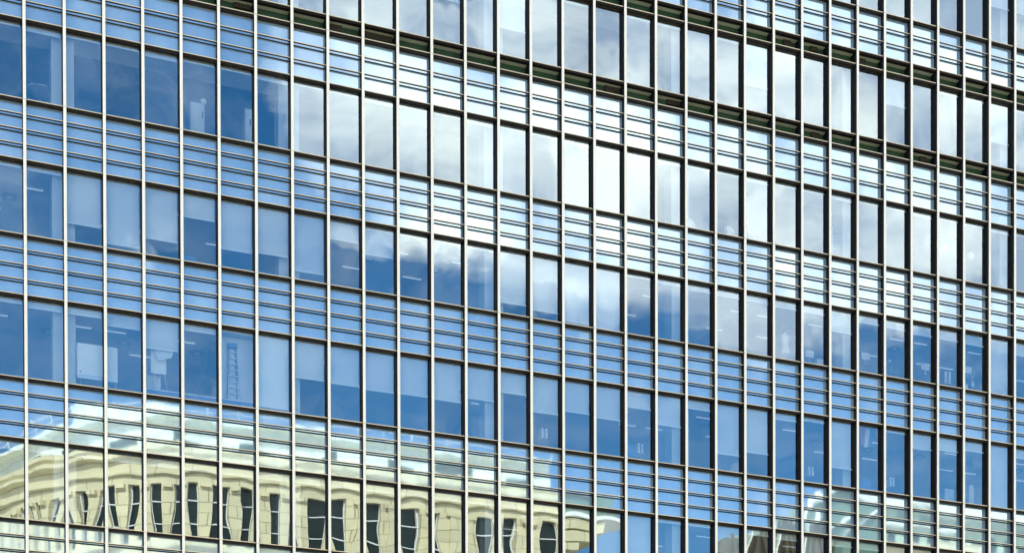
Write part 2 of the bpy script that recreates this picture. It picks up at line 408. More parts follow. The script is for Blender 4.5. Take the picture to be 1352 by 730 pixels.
# spandrel panels between the rails
lines = sorted(RAILS + TRANS)
pans = []
solid = [(a, c) for (a, c) in WIN.values()] + SLOT
for a, c in zip(lines, lines[1:]):
    if any(a > s0-.01 and c < s1+.01 for s0, s1 in solid): continue
    for b in range(FI0, FI1):
        x0, x1, z0, z1 = b*B+.042, (b+1)*B-.042, H(a)-.01, H(c)-.012
        pans.append((clip_area(x0, x1, z0, z1), x0, x1, z0, z1))
pans.sort(key=lambda t: -t[0])
rest = MB()
for k, (ar, x0, x1, z0, z1) in enumerate(pans):
    g = MB() if k < 100 else rest
    g.grid(pane_fn(x0, x1, z0, z1, random.uniform(.0001, .00035), .00005), 10, 5)
    if k < 100: g.build('spandrel_panel', MAT['spandrel'], tower)
tag(rest.build('far_spandrel_panels', MAT['spandrel'], tower), kind='stuff')

# ventilation slots above and below the tall storey: recess with green back, pale soffit, odd louvres
for (a, c) in SLOT:
    z0, z1 = H(a)+.012, H(c)-.072
    MB().box(XL, XR, .27, .31, z0-.1, z1+.1).build('slot_back', MAT['slotgreen'], tower)
    MB().box(XL, XR, .03, .268, z1, z1+.1).build('slot_soffit', MAT['slotlight'], tower)
    MB().box(XL, XR, .03, .268, z0-.1, z0).build('slot_floor', MAT['louvre'], tower)
    lo = MB().box(XL, XR, .02, .05, z0, z0+.025)
    lo.build('slot_sill', MAT['nosing'], tower)
    for b in range(FI0, FI1):
        if random.random() < (.2 if a < 28 else .3):
            l = MB(); xa = b*B+random.choice([.06, .55, .6]); xb = min(xa+random.choice([.3, .5, 1.0]), (b+1)*B-.06)
            zt = z1-.01; zb = z0+random.choice([.05, .2, .24])
            l.box(xa, xb, .18, .25, zb, zt)
            for q in range(int((zt-zb)/.05)): l.box(xa+.01, xb-.01, .15, .182, zb+.01+q*.05, zb+.03+q*.05)
            l.build('louvre_box', MAT['louvre'], tower)

# floors, ceilings, columns and the closed body behind the glass
DEP = 11.0
for r, (a, c) in WIN.items():
    zc = H(c)-.02; nxt = WIN[r+1][0] if r+1 in WIN else 34.5
    zf = H(nxt)-.12
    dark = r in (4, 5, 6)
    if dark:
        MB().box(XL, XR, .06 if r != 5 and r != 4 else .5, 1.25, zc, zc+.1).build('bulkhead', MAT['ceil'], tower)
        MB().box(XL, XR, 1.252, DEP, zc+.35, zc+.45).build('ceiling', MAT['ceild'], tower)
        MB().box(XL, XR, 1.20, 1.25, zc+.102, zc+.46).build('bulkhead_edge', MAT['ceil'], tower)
    else:
        MB().box(XL, XR, .06, DEP, zc, zc+.1).build('ceiling', MAT['ceil'], tower)
    MB().box(XL, XR, .45, DEP, zf-.12, zf).build('floor_slab', MAT['floor'], tower)
MB().box(XL, XR, DEP, DEP+.3, ZBOT-1, ZTOP).build('rear_wall', MAT['back'], tower)
MB().box(XL-.35, XL-.02, .06, DEP+.3, 0, ZTOP+.2).build('end_wall', MAT['concrete'], tower)
MB().box(XR+.02, XR+.35, .06, DEP+.3, 0, ZTOP+.2).build('end_wall', MAT['concrete'], tower)
MB().box(XL-.4, XR+.4, -.09, DEP+.4, ZTOP+.06, ZTOP+.5).build('roof', MAT['concrete'], tower)
MB().box(XL, XR, -.10, DEP+.3, 0, ZBOT-.32).build('base_wall', MAT['concrete'], tower)
for i in (-5, 1, 7, 13, 19, 25, 31, 37):
    MB().box(i*B-.33, i*B+.33, .32, .85, ZBOT-.2, ZTOP).build('column', MAT['column'], tower)


# ------------------------------------------------------------------ the stone building opposite (seen mirrored in the glass)
YO = 62.0
def ox(px, py=640, Y=YO): return at(px, py, Y)[0]
def oz(py, px=340, Y=YO): return at(px, py, Y)[1]
XE, XA, EA, EB = ox(738, 690), ox(265, 625), 14.5, 30.0     # right end, start of the curve, half axes of the elliptical corner
L1 = XE - XA
ARC = []
_l, _p = 0.0, None
for k in range(401):
    a = k/400*math.pi/2
    q = Vector((XA-EA*math.sin(a), -YO-EB*(1-math.cos(a)), 0))
    if _p is not None: _l += (q-_p).length
    n = Vector((-math.sin(a)/EA, math.cos(a)/EB, 0)).normalized()
    ARC.append((_l, q, n)); _p = q
LA = ARC[-1][0]; LT = L1 + LA + 20.0
def frame(s):
    """point, tangent (towards larger s) and outward normal along the curved front; s runs from the right end"""
    if s <= L1: return Vector((XE-s, -YO, 0)), Vector((-1, 0, 0)), Vector((0, 1, 0))
    if s <= L1+LA:
        l, q, n = min(ARC, key=lambda t: abs(t[0]-(s-L1)))
        return q, Vector((-n.y, n.x, 0)), n
    return Vector((XA-EA, -YO-EB-(s-L1-LA), 0)), Vector((0, -1, 0)), Vector((-1, 0, 0))
def stations(s0, s1):
    out = [s0]; q = s0
    while q < s1-1e-6:
        q = min(s1, q + (.9 if L1-1 <= q <= L1+LA else 3.0)); out.append(q)
    return out
def sweep(mb, prof, s0=0.0, s1=None, mi=0):
    st = stations(s0, LT if s1 is None else s1); b = len(mb.v); n = len(prof)
    ln = [0]
    for p, q in zip(prof, prof[1:]): ln.append(ln[-1] + math.hypot(q[0]-p[0], q[1]-p[1]))
    for s in st:
        P, T, Nn = frame(s)
        for (o, z) in prof: mb.v.append(tuple(P + Nn*o + Vector((0, 0, z))))
    for i in range(len(st)-1):
        for k in range(n-1):
            a = b+i*n+k
            mb.face([a, a+n, a+n+1, a+1], [(st[i], prof[0][1]-ln[k]), (st[i+1], prof[0][1]-ln[k]), (st[i+1], prof[0][1]-ln[k+1]), (st[i], prof[0][1]-ln[k+1])], mi)
    mb.face([b+k for k in range(n)], [(prof[k][0], prof[k][1]) for k in range(n)], mi)
    e = b+(len(st)-1)*n; mb.face([e+k for k in range(n)][::-1], None, mi)
    return mb
def fbox(mb, s, w, o0, o1, z0, z1, mi=0):
    P, T, Nn = frame(s)
    Mx = Matrix(((T.x, Nn.x, 0, P.x), (T.y, Nn.y, 0, P.y), (0, 0, 1, 0), (0, 0, 0, 1)))
    b0 = len(mb.uv)
    mb.box(-w/2, w/2, o0, o1, z0, z1, mi, Mx)
    for k in range(b0, len(mb.uv)): mb.uv[k] = [(u[0]+s, u[1]) for u in mb.uv[k]]
    return mb
P_ = dict(roof=oz(551), roofb=oz(556), vt=oz(577), vb=oz(590), par=oz(598), cor=oz(614), fr=oz(634), head=oz(648), bar=oz(669), bar2=oz(697), sill=oz(722))
sb = empty('stone_building', (XE-12, -YO-10, 0), 'cream stone building with tall windows and a curved corner, facing the glass tower', 'building')
def child(mb, name, m, parent):
    o = mb.build(name, m, parent); o.matrix_parent_inverse = Matrix.Translation(-Vector(parent.location)); return o
wl = MB()
sweep(wl, [(-1.6, P_['par']), (.30, P_['par']), (.30, P_['par']-.35), (.16, P_['par']-.40), (.16, P_['cor']+.2), (.42, P_['cor']+.12), (.42, P_['cor']-.08), (.08, P_['cor']-.16), (.08, P_['fr']+.1), (.2, P_['fr']+.06), (.2, P_['fr']-.1), (0, P_['fr']-.14), (0, P_['head']), (-.45, P_['head'])])
wo = child(wl, 'wall', MAT['stone2'], sb)
low = MB(); z0 = P_['sill']
sweep(low, [(-.45, z0), (.25, z0), (.25, z0-.3), (.0, z0-.36), (.0, z0-2.2), (-.5, z0-2.2)])
sweep(low, [(-.5, z0-6.4), (.15, z0-6.4), (.15, z0-6.8), (0, z0-6.85), (0, 0), (-.5, 0)])
child(low, 'lower_wall', MAT['stone'], sb)
# wide windows along the right half, narrow slits between pilasters along the left half and round the corner
OPEN = []
for px, w in ((726, .76), (679, .62), (645, .6), (621, .42), (582, .76), (540, .8), (497, .8), (455, .8), (412, .8)): OPEN.append((XE-ox(px), w))
q = OPEN[-1][0] + 1.35
while q < L1+LA+14: OPEN.append((q, .54)); q += 1.14
edge = .002
for kk, (c, w) in enumerate(OPEN):
    pa, pb = edge, c-w/2; edge = c+w/2; pc = (pa+pb)/2
    pr = MB(); fbox(pr, pc, pb-pa, -.42, 0.0, P_['sill']+.002, P_['head']-.002)
    if pb-pa > .8: fbox(pr, pc, (pb-pa)*.5, .001, .14, P_['sill']+.002, P_['head']-.28)
    fbox(pr, pc, (pb-pa)*.72, .001, .18, P_['head']-.278, P_['head']-.004)
    fbox(pr, pc, pb-pa+.2, -.40, -.02, z0-6.39, z0-2.21)
    child(pr, 'pier', MAT['stone'], sb)
    fr_ = MB()
    for z in (P_['bar'], P_['bar2']): fbox(fr_, c, w-.004, -.26, -.18, z-.045, z+.03)
    for e in (-1, 1): fbox(fr_, c+e*(w/2-.03), .04, -.26, -.19, P_['sill']+.01, P_['head']-.01)
    wo2 = child(fr_, 'window', MAT['white'], sb)
    pn = MB(); fbox(pn, c, w+.2, -.34, -.30, P_['sill'], P_['head'] if kk % 3 else P_['head']-.2); fbox(pn, c, w+.3, -.38, -.33, z0-6.35, z0-2.2)
    child(pn, 'pane', MAT['oppglass'], wo2).matrix_parent_inverse = Matrix.Identity(4)
at_ = MB()
sweep(at_, [(-5.0, P_['roof']), (-.9, P_['roof']), (-.9, P_['roofb']), (-1.5, P_['roofb']-.02), (-1.5, P_['par']-.1), (-5, P_['par']-.1)])
child(at_, 'attic', MAT['attic'], sb)
s = 1.0
while s < L1+LA:
    v = MB(); w = random.choice([1.4, 2.0, 2.4])
    for q in range(6): fbox(v, s+1.5, w, -1.5, -1.38, P_['vb']+q*(P_['vt']-P_['vb'])/6, P_['vb']+(q+.55)*(P_['vt']-P_['vb'])/6)
    child(v, 'vent', MAT['ventgreen'], sb)
    s += random.choice([3.4, 4.3, 5.2])
rl = MB(); q = 0.0; pts = []
while q < L1+LA+8:
    P, T, Nn = frame(q); a = P + Nn*(-1.0) + Vector((0, 0, P_['roof'])); pts.append(a)
    rl.tube(a, a+Vector((0, 0, .95))+Nn*.25, .035, 6); q += 2.17
for a, b in zip(pts, pts[1:]):
    rl.tube(a+Vector((0, 0, .9)), b+Vector((0, 0, .9)), .03, 6); rl.tube(a+Vector((0, 0, .45)), b+Vector((0, 0, .45)), .02, 6)
child(rl, 'railing', MAT['white'], sb)
bd = MB(); bd.box(XA-EA+1.5, XE-.3, -YO-48, -YO-28, 0, P_['roof']-.05); bd.box(XA-6, XE-.3, -YO-28, -YO-6, 0, P_['roof']-.05); bd.box(XA+.3, XE-.3, -YO-5.0, -YO-.8, 0, P_['par']-.15)
child(bd, 'core', MAT['concrete'], sb)
rb = MB(); xa, xb = ox(112, 540, YO+6), ox(262, 540, YO+6)
rb.box(xa, xb, -YO-12, -YO-6, P_['roof']-.5, oz(537, 200, YO+6)); rb.box(xa+1, xa+2.2, -YO-10, -YO-7, P_['roof']+.2, oz(527, 130, YO+6)); rb.box(xa-.6, xa+.4, -YO-10, -YO-6.4, P_['roof'], oz(541, 130, YO+6))
child(rb, 'roof_box', MAT['attic'], sb)
for (px, ya, yb_, m_, nm) in ((797, 693, 706, 'stone', 'cornice'), (773, 706, 717, 'stone', 'cornice'), (763, 717, 727, 'stone', 'cornice'), (822, 688, 692.5, 'white', 'eave'), (816, 652, 656, 'white', 'eave')):
    x1 = ox(px, ya); c_ = MB(); c_.box(XE+.004, x1, -YO-9, -YO+.35, oz(yb_, px), oz(ya, px)-.006); child(c_, nm, MAT[m_], sb)
c_ = MB(); c_.box(XE+.5, ox(812, 670), -YO-8.5, -YO+.1, oz(687, 800), oz(657, 800)); child(c_, 'roof_lantern', MAT['roofgreen'], sb)

# ------------------------------------------------------------------ the pale terraced building further right and the ribbed hall beside it
Y2 = 74.0
def bx2(name, parent, m, pxa, pxb, ya, yb_, pxr, Y, depth, front=0.0):
    xa, xb = at(pxa, 690, Y)[0], at(pxb, 690, Y)[0]; za, zb = at(pxr, ya, Y)[1], at(pxr, yb_, Y)[1] if yb_ else 0
    mb = MB().box(xa, xb, -Y-depth, -Y+front, zb, za); return child(mb, name, MAT[m], parent)
tb = empty('terraced_building', (at(1240, 690, Y2)[0], -Y2-8, 0), 'pale green and white terraced building with a flat white roof edge', 'building')
bx2('roof_edge', tb, 'white', 1146, 1460, 655, 667, 1150, Y2, 14, .9)
bx2('upper_wall', tb, 'palegreen', 1149, 1456, 667.2, 686, 1150, Y2, 13)
bx2('cornice', tb, 'white', 1147, 1460, 686.2, 689, 1150, Y2, 13.5, .5)
bx2('middle_wall', tb, 'palegreen', 1150, 1456, 689.2, 712, 1150, Y2, 13, .15)
bx2('terrace_edge', tb, 'stone', 1146, 1460, 712.2, 722, 1150, Y2, 13.5, 1.6)
bx2('lower_wall', tb, 'stone2', 1150, 1456, 722.2, None, 1150, Y2, 13, .3)
for k in range(12):
    pa = 1166 + k*25
    o = bx2('louvre_window', tb, 'roofgreen', pa, pa+random.choice([9, 13, 17]), 673+random.uniform(-1, 1), 684, 1150, Y2, -.05, .1)
for k in range(14):
    pa = 1156 + k*21
    bx2('window', tb, 'oppglass', pa, pa+11, 693+random.uniform(0, 3), 708, 1150, Y2, -.2, .25)
# gabled wing
wg = MB()
def P2(px, py, Y=Y2): x, z = at(px, py, Y); return x, z
ga, gb, gc = P2(1064, 664), P2(1100, 652), P2(1150, 668)
bb = len(wg.v)
poly = [P2(1040, 700), ga, gb, gc]
for yy in (-Y2+1.2, -Y2-14):
    for (x, z) in poly + [(gc[0], 0), (P2(1040, 700)[0], 0)]: wg.v.append((x, yy, z))
n = 6
wg.face(list(range(bb, bb+n))[::-1], [(wg.v[bb+k][0], wg.v[bb+k][2]) for k in range(n)][::-1]); wg.face(list(range(bb+n, bb+2*n)))
for k in range(n):
    j = (k+1) % n; wg.face([bb+k, bb+j, bb+n+j, bb+n+k], None, 1)
gw = wg.build('gabled_wing', [MAT['roofgreen'], MAT['palegreen']], None); gw.parent = tb; gw.matrix_parent_inverse = Matrix.Translation(-Vector(tb.location))
for (pa, ya, pb, yb_, wd, m_) in ((1064, 666, 1100, 654, .8, 'white'), (1100, 654, 1150, 671, .9, 'white'), (1085, 705, 1150, 676, .5, 'white'), (1070, 725, 1150, 690, .4, 'attic'), (1062, 660, 1062, 735, .9, 'white'), (1052, 666, 1040, 740, .5, 'white')):
    a, b = P2(pa, ya), P2(pb, yb_); mb = MB(); mb.tube((a[0], -Y2+1.4, a[1]), (b[0], -Y2+1.4, b[1]), wd*.24, 8); child(mb, 'rib', MAT[m_], tb)
Y3 = 66.0
rh = empty('ribbed_hall', (at(1020, 720, Y3)[0], -Y3-4, 0), 'brown hall with upright ribs and a sloping top beside the terraced building', 'building')
xa, xb = at(938, 700, Y3)[0], at(1100, 700, Y3)[0]
hz = lambda px: at(px, 727-(min(px, 1040)-940)*.36, Y3)[1]
hb = MB(); b = len(hb.v)
for yy in (-Y3, -Y3-10):
    for (x, z) in ((xa, 0), (xb, 0), (xb, hz(1100)), (at(1040, 690, Y3)[0], hz(1040)), (xa, hz(940))): hb.v.append((x, yy, z))
hb.face([b+k for k in range(5)][::-1]); hb.face([b+5+k for k in range(5)])
for k in range(5): j = (k+1) % 5; hb.face([b+k, b+j, b+5+j, b+5+k])
child(hb, 'wall', MAT['ribbrown'], rh)
for k in range(24):
    px = 940 + k*6.6; x = at(px, 700, Y3)[0]; zt = hz(px) + random.uniform(-.3, .5)
    mm_ = ('ribbrown', 'attic', 'ribbrown', 'ribbrown', 'ribbrown', 'roofgreen')[k % 6]; w_ = .09 if mm_ == 'ribbrown' else .05
    child(MB().box(x-w_, x+w_, -Y3+.002, -Y3+.35, 0, zt), 'rib', MAT[mm_], rh)

# ------------------------------------------------------------------ what stands inside, behind the glass
def mk(mb, name, m, parent):
    mm = [MAT[q] for q in m] if isinstance(m, (list, tuple)) else MAT[m]
    o = mb.build(name, mm, parent); o.matrix_parent_inverse = Matrix.Translation(-Vector(parent.location)); return o
def local(name, px, py, Y, label, cat, group=None):
    x, z = at(px, py, Y); return empty(name, (x, Y, z), label, cat, group)
ORD = {1: 'lowest', 2: 'second lowest', 3: 'third lowest', 4: 'fourth lowest'}

# ceiling lights: slim strips in rows and ring lights between them
for r in (1, 2, 3):
    zc = H(WIN[r][1])-.022
    for b in range(-2, 34):
        if r == 1 and b < 14: continue
        for row, (yy, ln) in enumerate(((1.5, .62), (3.15, .70))):
            if (b + row + r) % 3 == 2 or (row == 1 and b % 4 == 0): continue
            x = (b + .35 + .3*((b*7+row*3) % 4)/4)*B
            mb = MB().box(x-ln/2, x+ln/2, yy-.035, yy+.035, zc-.05, zc).box(x-ln/2+.02, x+ln/2-.02, yy-.028, yy+.028, zc-.062, zc-.0505, 1)
            tag(mb.build('ceiling_light', [MAT['white'], MAT['lamp']]), 'slim white strip light on the office ceiling behind the %s row of tall windows' % ORD[r], 'ceiling light', 'strip lights on the ceiling of window row %d' % r)
        if (b+r) % 2 == 0:
            x = (b+.8)*B
            mb = MB().lathe(x, 2.3, [(.10, zc-.05), (.22, zc-.05), (.24, zc-.02), (.24, zc-.001)], 20).lathe(x, 2.3, [(.05, zc-.075), (.10, zc-.07), (.10, zc-.0505)], 16, mi=1)
            tag(mb.build('ring_light', [MAT['bronze'], MAT['lampring']]), 'round dark ring lamp on the office ceiling behind the %s row of tall windows' % ORD[r], 'ceiling lamp', 'round lamps on the ceiling of window row %d' % r)

# whiteboard across two bays
Y = .2
xa, zt = at(102.5, 452, Y); xb, _ = at(154, 470, Y); _, zb = at(102.5, 493, Y)
t = empty('whiteboard', (xa, Y, zb-.5), 'large white presentation board standing behind the glass across two windows', 'whiteboard')
mk(MB().box(xa, xb, Y, Y+.03, zb, zt), 'board', 'paper', t)
mk(MB().box(xa-.03, xb+.03, Y-.01, Y+.02, zb-.12, zb-.002).box(xa-.03, xa-.002, Y-.01, Y+.04, zb, zt).box(xb+.002, xb+.03, Y-.01, Y+.04, zb, zt), 'frame', 'steel', t)
mk(MB().tube((xa+.1, Y+.1, zb-.6), (xa+.1, Y+.1, zb-.1), .02), 'leg', 'steel', t); mk(MB().tube((xb-.02, Y+.1, zb-.7), (xb-.02, Y+.1, zt-.3), .02), 'leg', 'steel', t)
mk(MB().box(xa+.05, xa+.10, Y-.004, Y-.001, zb+.05, zb+.10), 'magnet', 'red', t)
# flip chart with a folded sheet
Y = .28
xa, zt = at(199, 456, Y); xb, _ = at(216, 470, Y); _, zb = at(200, 492, Y); _, zf = at(205, 512, Y)
t = empty('flip_chart', ((xa+xb)/2, Y, zf-.3), 'flip chart with a white sheet folded over its top, on a thin tripod', 'flip chart')
mk(MB().box(xa, xb+.08, Y, Y+.02, zb, zt), 'pad', 'paper', t)
fl = MB(); fl.v += [(xa+.02, Y-.03, zt+.02), (xb+.16, Y-.05, zt-.02), (xb+.26, Y-.16, zt-.22), (xb+.20, Y-.18, zt-.36), (xa+.22, Y-.12, zt-.48)]
fl.v += [(v[0], v[1]+.012, v[2]) for v in fl.v[:5]]
fl.face([0, 1, 2, 3, 4]); fl.face([9, 8, 7, 6, 5])
for k in range(5): fl.face([k, k+5, (k+1) % 5+5, (k+1) % 5])
mk(fl, 'folded_sheet', 'white', t)
for dx in (-.12, .0, .18): mk(MB().tube((xa+.25+dx*.2, Y+.06, zt-.05), (xa+.25+dx*1.9, Y+.12+(.35 if dx == 0 else 0), zf-.35), .014), 'leg', 'steel', t)
xa2, z2 = at(194, 495, Y+.3); xb2, z3 = at(214, 512, Y+.3)
bx = empty('white_carton', (xa2, Y+.3, z3), 'plain white carton standing behind the flip chart tripod', 'carton')
mk(MB().box(xa2, xa2+.42, Y+.3, Y+.65, z3-.2, z2-.03), 'box', 'white', bx); mk(MB().box(xa2-.01, xa2+.43, Y+.29, Y+.66, z2-.0299, z2), 'lid', 'paper', bx)
# step ladder before a pale partition
Y = .3
xa, zt = at(303, 455, Y); xb, zb = at(315, 524, Y)
t = empty('step_ladder', ((xa+xb)/2, Y, zb-.3), 'tall aluminium step ladder leaning open before a pale partition', 'step ladder')
w0, w1 = .11, .19; xc = (xa+xb)/2
for sgn in (-1, 1):
    mk(MB().tube((xc+sgn*w0, Y+.25, zt), (xc+sgn*w1, Y, zb-.3), .022), 'rail', 'steel', t)
    mk(MB().tube((xc+sgn*w0*.9, Y+.27, zt), (xc+sgn*w1*.9, Y+.30, zb-.3), .016), 'rear_leg', 'dark', t)
for k in range(9):
    q = (k+.5)/9; z = zb-.2+(zt-zb+.15)*q; w = w1+(w0-w1)*q
    mk(MB().box(xc-w, xc+w, Y+.25*q-.02, Y+.25*q+.07, z, z+.03), 'step', 'steel', t)
mk(MB().box(xc-.15, xc+.15, Y+.18, Y+.36, zt, zt+.14), 'top_cap', 'blueprint', t)
xq, _ = at(293, 480, .62); xr, _ = at(334, 480, .62)
mk(MB().box(xq, xr, .62, .68, H(16.0), H(18.15)), 'partition', 'paper', tower)
for b in (3, 4, 5):
    z = H(16.1016); mk(MB().box(b*B+.045, (b+1)*B-.045, .22, .28, z-.1, z+.26).box(b*B+.045, (b+1)*B-.045, .21, .29, z+.2605, z+.29, 1), 'upstand', ['blueprint', 'hem'], tower)
xq, zq = at(286, 446, 1.2); xr, zr = at(254, 520, 1.2)
mk(MB().tube((xq, 1.3, zq+.3), (xr, 1.3, zr-.3), .13, 4), 'brace', 'ceild', tower)
xa, zt = at(343, 530, .3); xb, zb = at(372, 543, .3)
t = empty('sill_box', (xa, .3, zb), 'low white box on the sill under the fully lowered white blind', 'box')
mk(MB().box(xa, xb, .26, .55, zb-.05, zt-.02), 'box', 'paper', t); mk(MB().box(xa-.01, xb+.01, .25, .56, zt-.0199, zt), 'lid', 'white', t)
# pedestal table with dishes, top left
Y = .8
x, zt = at(53, 120, Y); _, zb = at(53, 140, Y)
t = empty('pedestal_table', (x, Y, zb-.2), 'small round pedestal table with dark foot behind the top left window', 'table')
mk(MB().lathe(x, Y, [(.36, zt-.03), (.38, zt-.02), (.38, zt)], 24), 'table_top', 'steel', t); mk(MB().tube((x, Y, zt-.03), (x, Y, zb-.22), .05), 'pedestal', 'dark', t); mk(MB().lathe(x, Y, [(.28, zb-.25), (.26, zb-.22), (.06, zb-.19)], 20), 'foot', 'dark', t)
for k, (dx, nm, lb, ct, pr) in enumerate(((-.18, 'bowl', 'wide white bowl at the left of the round pedestal table', 'bowl', [(.05, 0), (.13, .03), (.17, .09)]), (.02, 'cup', 'small white cup in the middle of the round pedestal table', 'cup', [(.03, 0), (.05, .04), (.055, .10)]), (.2, 'plate', 'flat white plate at the right of the round pedestal table', 'plate', [(.06, 0), (.13, .012), (.15, .02)]))):
    tag(MB().lathe(x+dx, Y-.05*k, [(r_, zt+.001+z_) for r_, z_ in pr], 18).build(nm, MAT['paper']), lb, ct)
# tall cabinets in the dark storey
for (pxa, pxb, py, lb, ball) in ((251, 270, 134, 'tall grey locker with a round white globe beside its top', True), (323, 333, 143, 'narrow pale locker standing at the right end of the dark storey windows', False)):
    Y = .7; xa, zt = at(pxa, py, Y); xb, _ = at(pxb, py, Y); zb = H(23.0)
    t = empty('locker', ((xa+xb)/2, Y, zb), lb, 'locker')
    mk(MB().box(xa, xb, Y, Y+.4, zb, zt), 'cabinet', 'steel', t); mk(MB().box(xa+.03, xb-.03, Y-.02, Y-.001, zb+.3, zt-.06), 'door', 'column', t); mk(MB().box(xb-.09, xb-.06, Y-.045, Y-.0205, (zb+zt)/2+.3, (zb+zt)/2+.5), 'handle', 'dark', t)
    mk(MB().box(xa+.05, xb-.08, Y+.02, Y+.35, zt+.001, zt+.12), 'top_box', 'dark', t)
    if ball: tag(MB().lathe(xb-.02, Y+.05, [(.01, zt+.001)]+[(.10*math.sin(k*math.pi/10), zt+.10-.10*math.cos(k*math.pi/10)) for k in range(1, 10)]+[(.01, zt+.2)], 18).build('globe', MAT['paper']), 'round white globe on the tall grey locker', 'globe')
# white chairs with round backs
def chair(x, Y, zf, label, m='paper', grp=None, hs=1.0):
    t = empty('chair', (x, Y, zf), label, 'chair', grp)
    mk(MB().lathe(x, Y, [(.02, zf+.44*hs), (.20, zf+.43*hs), (.215, zf+.455*hs), (.19, zf+.475*hs)], 18), 'seat', m, t)
    pts = [(x+.19*math.cos(a), Y+.2+.04*math.sin(a), zf+.70*hs+.24*math.sin(a)) for a in [k*math.pi/9-.25 for k in range(11)]]
    bk = MB()
    for p, q in zip(pts, pts[1:]): bk.tube(p, q, .028, 8)
    bk.box(x-.12, x+.12, Y+.19, Y+.215, zf+.62*hs, zf+.88*hs)
    mk(bk, 'backrest', m, t)
    for sx in (-1, 1):
        mk(MB().tube((x+sx*.13, Y+.14, zf+.43*hs), (x+sx*.19, Y+.22, zf), .016), 'leg', m, t); mk(MB().tube((x+sx*.13, Y-.12, zf+.43*hs), (x+sx*.19, Y-.2, zf), .016), 'leg', m, t)
for k, (px, lb) in enumerate(((914, 'white round-backed chair beside the white column, leftmost of three'), (967, 'white round-backed chair in the middle of three behind the upper windows'), (992, 'white round-backed chair with a small lamp beside it, rightmost of three'))):
    Y = .75; x, z = at(px, 302+(px-914)*.19, Y); chair(x, Y, z-.5, lb, grp='white round-backed chairs')
x, z = at(987, 297, .9); t = empty('small_lamp', (x, .9, z-.6), 'little round white lamp on a thin stem beside the rightmost white chair', 'lamp')
mk(MB().tube((x, .9, z-.6), (x, .9, z), .012), 'stem', 'steel', t); mk(MB().lathe(x, .9, [(.02, z), (.06, z+.03), (.05, z+.09), (.02, z+.12)], 12), 'shade', 'paper', t); mk(MB().lathe(x, .9, [(.1, z-.62), (.09, z-.6), (.02, z-.59)], 12), 'base', 'steel', t)
# slatted rack in the upper row
Y = .6; xa, zt = at(1099, 300, Y); xb, _ = at(1110, 300, Y); zb = H(23.1)
t = empty('slatted_rack', (xa, Y, zb), 'pale upright rack of slatted shelves behind an upper window', 'rack')
for x in (xa, xb): mk(MB().box(x-.02, x+.02, Y, Y+.3, zb, zt), 'upright', 'white', t)
for k in range(10): mk(MB().box(xa+.021, xb-.021, Y+.01, Y+.28, zb+.1+k*(zt-zb-.12)/9, zb+.13+k*(zt-zb-.12)/9), 'shelf', 'steel', t)
# paper lanterns
for k, (px, py, r_, lb, m) in enumerate(((1246, 328, .14, 'round cream lantern, leftmost of three behind the right-hand upper windows', 'paper'), (1281, 338, .15, 'round cream lantern, middle of three behind the right-hand upper windows', 'paper'), (1291, 362, .15, 'round cream lantern lowest and rightmost of three', 'yellow'))):
    Y = .9; x, z = at(px, py, Y); t = empty('lantern', (x, Y, z), lb, 'lantern', 'cream lanterns')
    mk(MB().lathe(x, Y, [(.03, z-r_)]+[(r_*math.sin(q*math.pi/9), z-r_*math.cos(q*math.pi/9)) for q in range(1, 9)]+[(.03, z+r_)], 18), 'shade', m, t); mk(MB().tube((x, Y, z+r_), (x, Y, H(25.2)), .006, 6), 'cord', 'dark', t)
x, z = at(1229, 348, .5); t = empty('yellow_bottle', (x, .5, z-.1), 'small yellow bottle on the sill of an upper right window', 'bottle')
mk(MB().lathe(x, .5, [(.05, z-.2), (.055, z-.17), (.055, z), (.02, z+.05)], 14), 'body', 'yellow', t); mk(MB().lathe(x, .5, [(.022, z+.0501), (.022, z+.09)], 12), 'cap', 'white', t)
# dress form
Y = .6; x, zt = at(1037, 443, Y); _, zb = at(1037, 463, Y)
h_ = zt-zb
t = empty('dress_form', (x, Y, zb-.9), 'white headless dress form on a thin stand behind the glass', 'dress form')
mk(MB().lathe(x, Y, [(.16, zb-.12), (.17, zb), (.125, zb+h_*.42), (.17, zb+h_*.78), (.19, zb+h_*.95), (.10, zb+h_*1.06), (.045, zb+h_*1.12), (.045, zb+h_*1.22)], 20, 1, .7), 'torso', 'paper', t)
mk(MB().tube((x, Y, zb-.9), (x, Y, zb-.121), .018), 'stand', 'steel', t); mk(MB().lathe(x, Y, [(.2, zb-.92), (.19, zb-.9), (.03, zb-.88)], 18), 'foot', 'dark', t)
# screens and boxes along the windows of the third row
def monitor(px, py, Y, label, w=.34, h=.24):
    x, z = at(px, py, Y); t = empty('monitor', (x, Y, z-h/2-.2), label, 'monitor', 'monitors by the windows')
    mk(MB().box(x-w/2, x+w/2, Y, Y+.03, z-h/2, z+h/2), 'case', 'paper', t); mk(MB().box(x-w/2+.03, x+w/2-.03, Y+.0301, Y+.033, z-h/2+.03, z+h/2-.02), 'screen', 'dark', t)
    mk(MB().box(x-.03, x+.03, Y+.005, Y+.04, z-h/2-.18, z-h/2-.001), 'neck', 'steel', t); mk(MB().box(x-.11, x+.11, Y-.08, Y+.12, z-h/2-.2, z-h/2-.181), 'base', 'steel', t)
for (px, py, lb) in ((1069, 467, 'white monitor back next to a yellow-edged white box'), (1113, 465, 'white monitor back under the long pale blind'), (1143, 470, 'white monitor back just right of the wide column'), (1222, 484, 'white monitor back beside a small white lamp, right part of the row'), (1278, 488, 'white monitor back above the vase with twigs')):
    monitor(px, py, .6, lb)
x, z = at(1084, 480, .45); t = empty('yellow_edged_box', (x, .45, z-.2), 'white box with a yellow side on the sill next to a monitor', 'box')
